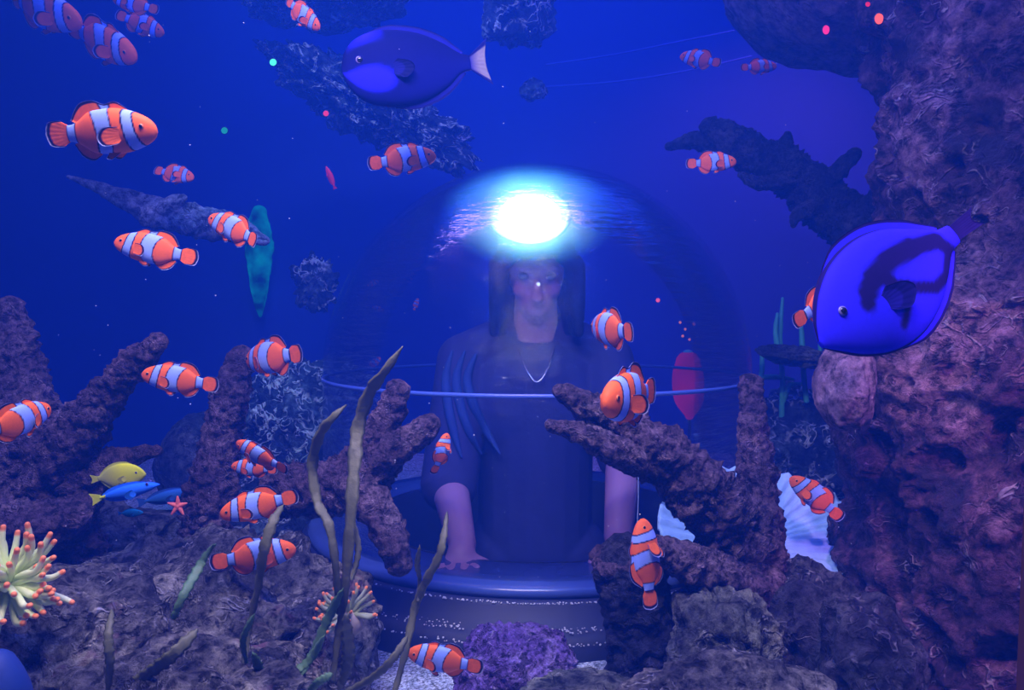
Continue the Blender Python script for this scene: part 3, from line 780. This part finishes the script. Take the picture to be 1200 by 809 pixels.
prof += [(DR*math.cos(a), ZS+DR*math.sin(a)) for a in [PI/2*k/40 for k in range(1,41)]]
inner = [((DR-TH)*math.cos(a), ZS+(DR-TH)*math.sin(a)) for a in [PI/2*k/40 for k in range(40,0,-1)]] + [(DR-TH, ZS-(ZS-.105)*k/12) for k in range(0,13)]
link('shell', lathe([(max(r,1e-7),z) for r,z in prof+inner], M['acrylic'], 128), dome)
link('seam', lathe([(DR+.0025,ZS-.004),(DR+.0025,ZS+.004),(DR-.001,ZS+.004),(DR-.001,ZS-.004)], M['seamline'] if 'seamline' in M else simple('seam_glue', (.08,.16,.6), .3), 128), dome)
link('base', lathe([(.40,-.06),(.60,-.06),(.60,.035),(.585,.05),(.555,.055),(.55,.085),(.54,.092),(.40,.092)], M['collar'], 128), dome)
link('rim', lathe([(.40,.092),(.535,.092),(.535,.106),(.525,.112),(.40,.112)], M['lip'], 128), dome)
link('shaft', lathe([(.385,.11),(.40,.11),(.40,-.95),(.0001,-.95),(.0001,-.935),(.385,-.935)], M['dark'], 96), dome)
# white grains lying on the base steps
def grains():
    bm = bmesh.new(); r = random.Random(5)
    for k in range(950):
        a = -PI/2 + r.gauss(0,.38) ; 
        if r.random() < .6: rr = r.uniform(.552,.597); z = .052 if rr < .586 else .038
        else: rr = r.uniform(.541,.549); z = .088
        if r.random() < .35: rr = r.uniform(.588,.6); z = .036
        s = r.uniform(.0008,.0024)
        m = Matrix.Translation((DC.x+rr*math.cos(a), DC.y+rr*math.sin(a), z+s*.7)) @ Matrix.Diagonal((s,s,s*.8,1))
        bmesh.ops.create_icosphere(bm, subdivisions=1, radius=1, matrix=m)
    o = link('white_grains', bm_to(bm, M['grain'])); tag(o, 'white sand grains scattered along the dark dome base', 'sand', kind='stuff')
grains()

def specks():
    bm = bmesh.new(); r = random.Random(11)
    for k in range(90):
        c = P(r.uniform(40,1000), r.uniform(20,640), r.uniform(.75,1.25)); q = r.uniform(.0004,.0009)
        bmesh.ops.create_icosphere(bm, subdivisions=1, radius=q, matrix=Matrix.Translation(c))
    o = link('drifting_specks', bm_to(bm, M['grain'])); tag(o, 'fine white specks drifting in the water', 'specks', kind='stuff')
specks()
# lamp in the top of the dome
def lamp():
    c = P(621,253,1.62)
    t = thing('dome_lamp', 'bright white-cyan floodlight glowing at the top of the dome', 'lamp', c)
    to = (Vector((0,0,CZ-.1))-c).normalized()
    q = to.to_track_quat('Z','Y').to_matrix().to_4x4()
    hs = link('housing', lathe([(.0001,-.05),(.04,-.048),(.07,-.03),(.083,0),(.083,.006),(.078,.006),(.076,-.002),(.0001,-.004)], M['dark'], 48), t)
    hs.matrix_local = q @ Matrix.Diagonal((1.05,.72,1,1))
    ln = link('lens', lathe([(.0001,-.003),(.060,-.001),(.056,.010),(.036,.019),(.0001,.022)], glow('lamp_lens', (.65,1.0,.97), 90), 48), t)
    ln.matrix_local = q @ Matrix.Diagonal((1.05,.72,1,1))
    # scattering volume added for the glare round the lamp
    hz = bpy.data.materials.new('lamp_glare'); hz.use_nodes = True; nt = hz.node_tree; nt.nodes.clear(); N = nt.nodes.new; L = nt.links.new
    out = N('ShaderNodeOutputMaterial'); vs = N('ShaderNodeVolumeScatter'); vs.inputs['Color'].default_value = (.10,.85,.92,1)
    tc = N('ShaderNodeTexCoord'); ln_ = N('ShaderNodeVectorMath'); ln_.operation = 'LENGTH'; L(tc.outputs['Object'], ln_.inputs[0])
    r = N('ShaderNodeMapRange'); r.interpolation_type = 'SMOOTHSTEP'; r.inputs['From Min'].default_value = .2; r.inputs['From Max'].default_value = 1.0; r.inputs['To Min'].default_value = 52.0; r.inputs['To Max'].default_value = 0
    L(ln_.outputs['Value'], r.inputs['Value']); L(r.outputs[0], vs.inputs['Density']); L(vs.outputs[0], out.inputs['Volume'])
    bm = bmesh.new(); bmesh.ops.create_uvsphere(bm, u_segments=32, v_segments=20, radius=1.0)
    o = link('lamp_glare', bm_to(bm, hz)); o.location = c; o.scale = (.2,.10,.115)
    tag(o, 'soft bright glare round the floodlight', 'mist', kind='stuff')
    return c, to
lamp_c, lamp_to = lamp()

# ------------------------------------------------------------------ reflected lights, built as added glowing lenses
def small_reflection(label, px, py, Y, r, col, st, name='reflected_spot', flat=1.0, group='small reflected lights'):
    t = thing(name, label, 'reflected light', P(px,py,Y), group)
    rr = px2m(r, Y)
    h = link('housing', lathe([(.0001,-rr*.8),(rr*.9,-rr*.7),(rr*1.15,0),(rr*1.0,.0),(.0001,-rr*.1)], M['dark'], 20), t)
    l = link('lens', lathe([(.0001,-.05*rr),(rr*.95,0),(rr*.7,rr*.45),(.0001,rr*.6)], glow('lens_'+name, col, st), 20), t)
    q = Matrix.Rotation(PI/2, 4, 'X') @ Matrix.Diagonal((1*flat,1,1,1)); h.matrix_local = q; l.matrix_local = q
small_reflection('magenta-red reflected spot over the rock ledge, left of the orange one', 968,35,1.3,5.5,(1,.03,.18),1.3,flat=.75)
small_reflection('orange-red reflected spot near the top of the pillar edge', 1030,22,1.05,6.5,(1,.10,.04),1.6,flat=.8)
small_reflection('tiny dim red reflected dot at the top edge above the orange spot', 1017,5,1.05,3,(1,.03,.05),.8)
small_reflection('bright green reflected spot at the upper left, near the lacy rock band', 320,73,2.1,4.2,(.1,1,.55),1.4)
small_reflection('dim green reflected spot in the dark upper left water', 263,153,2.4,4,(.02,.5,.3),.7)
small_reflection('white reflected spot just below the rock ledge', 912,61,1.7,4.5,(1,.95,.8),1.4)
small_reflection('tiny white reflected spot in the dome below the floodlight', 631,333,1.45,2.2,(.8,.9,1),1.3)
small_reflection('red reflected dot seen through the right side of the dome', 771,352,2.6,2.6,(1,.1,.15),1.6)
small_reflection('tiny red reflected dot at the left end of the lacy rock band', 382,133,2.1,3.4,(1,.05,.05),1.0)
for i, (x,y) in enumerate([(797,378),(803,386),(813,380),(800,394),(808,398)]):
    small_reflection('tiny orange-red reflected dot in the cluster seen through the dome above the red lantern', x,y,2.6,1.7,(1,.22,.15),1.0,group='cluster of tiny reflected dots above the red lantern')
# green reflected column, added as a glowing shape at the back wall
def reflected_column():
    t = thing('green_reflection', 'tall blurred green reflected column behind the driftwood tip', 'lamp', P(304,310,3.2))
    Y = 3.2; g = glow('green_glow', (.0,.26,.28), .5, .9, 14)
    prof = [(270,16),(262,18),(250,10)]
    o = link('upper_glow', tube_mesh(local(t, [P(304,248,Y),P(303,268,Y),P(304,290,Y),P(304,318,Y)]), [px2m(w,Y) for w in (8,14,16,13)], g, 20, 40, .1, 20), t)
    link('lower_glow', tube_mesh(local(t, [P(304,320,Y),P(304,345,Y),P(305,370,Y)]), [px2m(w,Y) for w in (12,9,2)], g, 16, 30, .1, 20), t)
    link('added_bracket', tube_mesh(local(t, [P(304,290,Y),P(304,290,YB+.0)]), [.02,.02], M['dark'], 10, 8), t)
reflected_column()
def reflection():
    Y = 2.7  # reflected red patch, built as an added glowing body on a stand
    t = thing('red_reflection', 'blurred red lantern seen through the right side of the dome', 'reflection', P(806,455,Y))
    link('body', tube_mesh(local(t, [P(806,424,Y),P(806,440,Y),P(807,462,Y),P(808,476,Y),P(808,488,Y)]), [px2m(w,Y) for w in (14,18,18,14,5)], glow('red_glow', (.75,.02,.14), .42, .3, 8), 20, 40), t)
    link('cap', tube_mesh(local(t, [P(806,424,Y),P(806,416,Y)]), [px2m(13,Y), px2m(7,Y)], M['whip'], 16, 10), t)
    link('added_pole', tube_mesh(local(t, [P(808,486,Y),P(808,560,Y),P(808,640,Y)]), [.006]*3, M['dark'], 8, 20), t)
reflection()
# fine lines
def thin_line(label, pts, Y, w):
    c = P(*pts[0], Y); o = bpy.data.objects
    me = tube_mesh([P(x,y,Y)-c for x,y in pts], [px2m(w/2,Y)]*len(pts), M['thin_line'], 8, 60)
    q = link('thin_line', me); q.location = c; tag(q, label, 'thin_line')
M['thin_line'] = simple('pale_line', (.25,.35,.6), .5)
thin_line('thin pale thread hanging straight down above the upright clownfish', [(748,560),(748,585),(747,612)], 1.0, 1.1)
M['thin_line'] = simple('blue_line', (.03,.07,.45), .6)  # added thin tubes tracing faint streaks in the water
thin_line('upper faint blue line crossing the water at the top right of centre', [(640,76),(720,64),(800,48),(860,36)], 2.9, 2.2)
thin_line('lower faint blue line crossing the water below the small high clownfish', [(636,102),(720,96),(800,84),(880,66)], 2.9, 2.2)

# ------------------------------------------------------------------ the person in the dome
def capsule(bm, a, b, ra, rb, n=10, seg=20):
    a = Vector(a); b = Vector(b); t = (b-a); L = t.length; t.normalize(); u = t.orthogonal().normalized(); w = t.cross(u); rings = []
    prof = [(-ra*math.cos(PI/2*k/5), ra*math.sin(PI/2*k/5)) for k in range(1,6)] + [(L+rb*math.sin(PI/2*k/5), rb*math.cos(PI/2*k/5)) for k in range(0,5)]
    for d, r in prof:
        rings.append([bm.verts.new(a+t*d+(u*math.cos(2*PI*k/seg)+w*math.sin(2*PI*k/seg))*r) for k in range(seg)])
    for r0, r1 in zip(rings, rings[1:]):
        for k in range(seg): bm.faces.new((r0[k], r0[(k+1)%seg], r1[(k+1)%seg], r1[k]))
    bm.faces.new(list(reversed(rings[0]))); bm.faces.new(rings[-1])
def ell(bm, c, r, rot=None):
    m = Matrix.Translation(c)
    if rot: m = m @ rot.to_4x4()
    bmesh.ops.create_uvsphere(bm, u_segments=28, v_segments=18, radius=1, matrix=m @ Matrix.Diagonal((*r,1)))
def remesh(bm, vox, mat, smooth=6, name='m'):
    me = bm_to(bm, None, name); o = bpy.data.objects.new('tmp', me); C.objects.link(o)
    md = o.modifiers.new('r', 'REMESH'); md.mode = 'VOXEL'; md.voxel_size = vox
    sm = o.modifiers.new('s', 'SMOOTH'); sm.iterations = smooth; sm.factor = .5
    dg = bpy.context.evaluated_depsgraph_get(); out = bpy.data.meshes.new_from_object(o.evaluated_get(dg))
    bpy.data.objects.remove(o)
    out.materials.clear(); out.materials.append(mat); return out
def person():
    X, Yc = DC.x, 1.90
    t = thing('person', 'person with dark hair and thin necklace, hands on the rim inside the dome', 'person', (X, Yc, -.93))
    off = Vector((X, Yc, -.93))
    S = lambda x, y, z: Vector((x, y-Yc, z+.93))      # x from body axis, world y and z
    skin = simple('skin', (.42,.22,.33), .5, var=.06, scale=30)
    bm = bmesh.new()
    capsule(bm, S(0,1.90,.10), S(0,1.90,.40), .12, .13); ell(bm, S(0,1.89,.36), (.165,.105,.17)); ell(bm, S(0,1.91,-.03), (.16,.115,.12))
    capsule(bm, S(0,1.895,.48), S(0,1.845,.62), .055, .052)
    hd = S(0,1.815,.70); BOW = Matrix.Rotation(math.radians(26), 3, 'X')
    ell(bm, hd+BOW@Vector((0,.015,.015)), (.075,.095,.105), BOW); ell(bm, hd+BOW@Vector((0,-.03,-.06)), (.05,.06,.06), BOW); ell(bm, hd+BOW@Vector((0,-.06,-.10)), (.022,.02,.018), BOW)
    ell(bm, hd+BOW@Vector((0,-.092,-.02)), (.012,.018,.026), BOW); ell(bm, hd+BOW@Vector((0,-.10,-.035)), (.017,.014,.011), BOW)
    ell(bm, hd+BOW@Vector((0,-.083,-.072)), (.026,.012,.007), BOW); ell(bm, hd+BOW@Vector((0,-.081,-.083)), (.022,.012,.008), BOW)
    ell(bm, hd+BOW@Vector((0,-.078,.028)), (.05,.014,.01), BOW)
    for s in (1,-1):
        ell(bm, hd+BOW@Vector((s*.076,.015,-.01)), (.008,.02,.032), BOW); ell(bm, hd+BOW@Vector((s*.034,-.058,-.03)), (.022,.022,.024), BOW)
        sh = S(s*.175,1.89,.475); el = S(s*.20,1.74,.27) if s > 0 else S(s*.20,1.74,.20); wr = S(s*.158,1.545,.135) if s > 0 else S(s*.158,1.545,.12)
        capsule(bm, S(s*.06,1.895,.50), sh, .055, .055); capsule(bm, sh, el, .05, .042); capsule(bm, el, wr, .044, .029)
        palm = wr+Vector((0,-.045,-.012)); capsule(bm, wr, palm, .027, .03); ell(bm, palm+Vector((0,-.015,-.006)), (.038,.04,.015))
        for k, (dx, L) in enumerate(((-.03,.062),(-.011,.074),(.009,.07),(.028,.055))):
            a = palm+Vector((dx,-.045,-.004)); b = a+Vector((dx*.25,-L*.45,.004)); c = b+Vector((dx*.1,-L*.32,-.012)); d = c+Vector((0,-L*.2,-.012))
            capsule(bm, a, b, .0095, .0088); capsule(bm, b, c, .0088, .008); capsule(bm, c, d, .008, .007)
        a = palm+Vector((-s*.026,.0,-.004)); b = a+Vector((-s*.026,-.018,-.004)); c = b+Vector((-s*.012,-.026,-.008)); capsule(bm, a, b, .0125, .011); capsule(bm, b, c, .0105,.009)
        hip = S(s*.085,1.91,-.07); kn = S(s*.095,1.88,-.46); an = S(s*.095,1.93,-.85)
        capsule(bm, hip, kn, .082, .056); capsule(bm, kn, an, .054, .036); capsule(bm, an+Vector((0,.02,-.035)), an+Vector((0,-.15,-.05)), .036, .028)
    body = link('body', remesh(bm, .005, skin, 5), t)
    # clothes
    shirt_m = rockless('shirt', (.035,.035,.13))
    bm = bmesh.new()
    capsule(bm, S(0,1.90,.02), S(0,1.90,.40), .142, .145); ell(bm, S(0,1.885,.36), (.192,.128,.175)); ell(bm, S(0,1.90,.0), (.182,.135,.12))
    for s in (1,-1):
        sh = S(s*.175,1.89,.475); el = S(s*.20,1.74,.27) if s > 0 else S(s*.20,1.74,.20)
        capsule(bm, S(s*.062,1.90,.528), sh, .062, .068); capsule(bm, sh, el, .068, .066)
        for j in range(5):   # soft folds of the sleeve
            p = sh.lerp(el, .25+.16*j); ell(bm, p+Vector((s*.02,-.03,0)), (.055,.045,.012), Matrix.Rotation(.5*s, 3, 'Y'))
    link('shirt', remesh(bm, .006, shirt_m, 4), t)
    fm = rockless('sleeve_stripe', (.025,.06,.21))
    for q in (0,1,2):
        pts = []
        for z, dx in ((.50,.00),(.44,-.012),(.38,-.004),(.32,.012),(.27,.03)):
            ay = 1.89-.15*(.475-z)/.275; x = -.20+.030*q+dx*(1+.4*q)
            ax = -.175-.025*(.475-z)/.275
            pts.append(S(x, ay-math.sqrt(max(.0004, .0705**2-(x-ax)**2))*1.06-.002, z))
        link('sleeve_stripe', tube_mesh(pts, [.004,.011,.012,.01,.003], fm, 10, 40), t)
    bm = bmesh.new(); ell(bm, S(0,1.91,-.05), (.178,.132,.13))
    for s in (1,-1):
        hip = S(s*.085,1.91,-.07); kn = S(s*.095,1.88,-.46); an = S(s*.095,1.93,-.82)
        capsule(bm, hip, kn, .095, .072); capsule(bm, kn, an, .072, .06)
    link('trousers', remesh(bm, .008, rockless('trousers', (.05,.025,.10)), 4), t)
    bm = bmesh.new(); ell(bm, hd+BOW@Vector((0,.038,.035)), (.088,.088,.098), BOW); ell(bm, hd+BOW@Vector((0,.07,-.06)), (.075,.05,.09), BOW); ell(bm, hd+BOW@Vector((0,-.03,.098)), (.072,.068,.034), BOW)
    ell(bm, hd+BOW@Vector((0,-.058,.078)), (.062,.036,.036), BOW)
    for sg in (1,-1):      # hair beside the face, thinning out over the collar
        for q in range(5):
            a = PI*.5*q/4      # strands from beside the cheek round to the back of the neck
            p0 = hd+BOW@Vector((sg*(.030+.035*math.sin(a)), -.05+.09*q/4, .085))
            p1 = hd+Vector((sg*(.088-.004*q), -.055+.035*q, .0)); p2 = hd+Vector((sg*(.090-.008*q), -.058+.04*q, -.085)); p3 = hd+Vector((sg*(.098-.01*q), -.05+.04*q, -.155))
            capsule(bm, p0, p1, .026, .023); capsule(bm, p1, p2, .023, .021); capsule(bm, p2, p3, .021, .011)
    capsule(bm, hd+Vector((0,.07,.0)), hd+Vector((0,.10,-.17)), .08, .06)
    link('hair', remesh(bm, .006, rockless('hair', (.01,.012,.03)), 3), t)
    for s in (1,-1):
        bm = bmesh.new(); ell(bm, hd+BOW@Vector((s*.031,-.074,.008)), (.012,.010,.010), BOW); link('eye', bm_to(bm, simple('eye_white', (.1,.1,.14), .5)), t)
    nk = [(-.052,1.87,.53),(-.04,1.80,.50),(-.02,1.757,.455),(0,1.748,.435),(.02,1.757,.455),(.04,1.80,.50),(.052,1.87,.53)]
    link('necklace', tube_mesh([S(x,y,z) for x,y,z in nk], [.0016]*7, simple('silver', (.7,.75,.9), .25, 1.0), 8, 80), t)
def rockless(name, col): return simple(name, col, .8, var=.25, scale=25, bump=.25)
person()

# ------------------------------------------------------------------ light
def area(name, loc, target, size, col, power, size_y=None, spread=None):
    d = bpy.data.lights.new(name, 'AREA'); d.energy = power; d.color = col; d.size = size
    if size_y: d.shape = 'RECTANGLE'; d.size_y = size_y
    if spread: d.spread = spread
    o = bpy.data.objects.new(name, d); C.objects.link(o); o.location = loc
    o.rotation_euler = (Vector(target)-Vector(loc)).to_track_quat('-Z','Y').to_euler(); return o
def spot(name, loc, target, col, power, ang, blend=.6, r=.03):
    d = bpy.data.lights.new(name, 'SPOT'); d.energy = power; d.color = col; d.spot_size = math.radians(ang); d.spot_blend = blend; d.shadow_soft_size = r
    o = bpy.data.objects.new(name, d); C.objects.link(o); o.location = loc
    o.rotation_euler = (Vector(target)-Vector(loc)).to_track_quat('-Z','Y').to_euler(); return o
area('tank_lamp_blue', (.2,2.3,2.1), (.2,2.5,0), 2.2, (.03,.085,1.0), 21, 1.2)
area('tank_lamp_front', (-.15,.45,1.5), (-.05,1.10,.2), .8, (1.0,.74,.9), 13.5, .2, math.radians(112))
area('tank_lamp_blue_front', (0,.75,1.8), (0,1.4,.2), 1.6, (.05,.125,1.0), 32, .3)
area('fill_white_back', (.1,1.5,2.1), (.1,1.6,0), 2.6, (1.0,.55,.8), 7.5, .15)  # unseen fill, added to lift the far fish and rock tops
spot('fill_spot_magenta', (1.6,2.3,2.1), (1.0,3.2,.8), (1.0,.22,.5), 90, 75, .8, .05)  # added out of view to tint the right of the back wall
spot('fill_spot_pink', (.5,.2,1.1), P(1110,600,1.05), (.8,.3,.8), 70, 32, .9, .05)  # unseen spot added to redden the pillar, leaving its right margin dark
spot('fill_spot_sand', (.05,.9,1.5), (-.02,1.17,0), (.3,.55,1.0), 26, 20, .7, .05)  # extra spot, not seen, added to brighten the sand
spot('fill_spot_plate', (.6,1.2,1.9), P(880,620,1.42), (.12,.42,1.0), 32, 20, .7, .05)  # added unseen to make the plate brighter
spot('fill_spot_band', (-.6,1.5,2.05), P(450,120,2.35), (.45,.6,1.0), 34, 70, .8, .05)  # unseen spot put in to light the crust of the slanting band
spot('fill_spot_rocks', (-.5,1.5,1.9), P(362,500,2.2), (.2,.6,1.0), 50, 34, .8, .05)  # added unseen spot on the crusted rock left of the dome
spot('lamp_beam', lamp_c+lamp_to*.03, lamp_c+lamp_to*1.0, (.35,.75,1.0), 10, 150, .9, .05)

# water haze, the whole tank
w = bpy.data.worlds.new('water'); bpy.context.scene.world = w; w.use_nodes = True; nt = w.node_tree
bg = nt.nodes['Background']; bg.inputs['Color'].default_value = (.01,.02,.12,1); bg.inputs['Strength'].default_value = .15
vs_ = nt.nodes.new('ShaderNodeVolumeScatter'); vs_.inputs['Color'].default_value = (.022,.16,1.0,1); vs_.inputs['Density'].default_value = .16; vs_.inputs['Anisotropy'].default_value = .2
va = nt.nodes.new('ShaderNodeVolumeAbsorption'); va.inputs['Color'].default_value = (.25,.5,1.0,1); va.inputs['Density'].default_value = .18
ad = nt.nodes.new('ShaderNodeAddShader'); nt.links.new(vs_.outputs[0], ad.inputs[0]); nt.links.new(va.outputs[0], ad.inputs[1])
nt.links.new(ad.outputs[0], nt.nodes['World Output'].inputs['Volume'])

sc = bpy.context.scene
sc.view_settings.view_transform = 'Standard'; sc.view_settings.look = 'None'; sc.view_settings.gamma = 1.0
sc.view_settings.use_curve_mapping = False; sc.view_settings.exposure = 0.0
cy = sc.cycles
cy.use_denoising = True; cy.transparent_max_bounces = 24; cy.max_bounces = 5; cy.volume_bounces = 1; cy.caustics_reflective = False; cy.caustics_refractive = False
cy.sample_clamp_indirect = 4
bpy.context.view_layer.update()
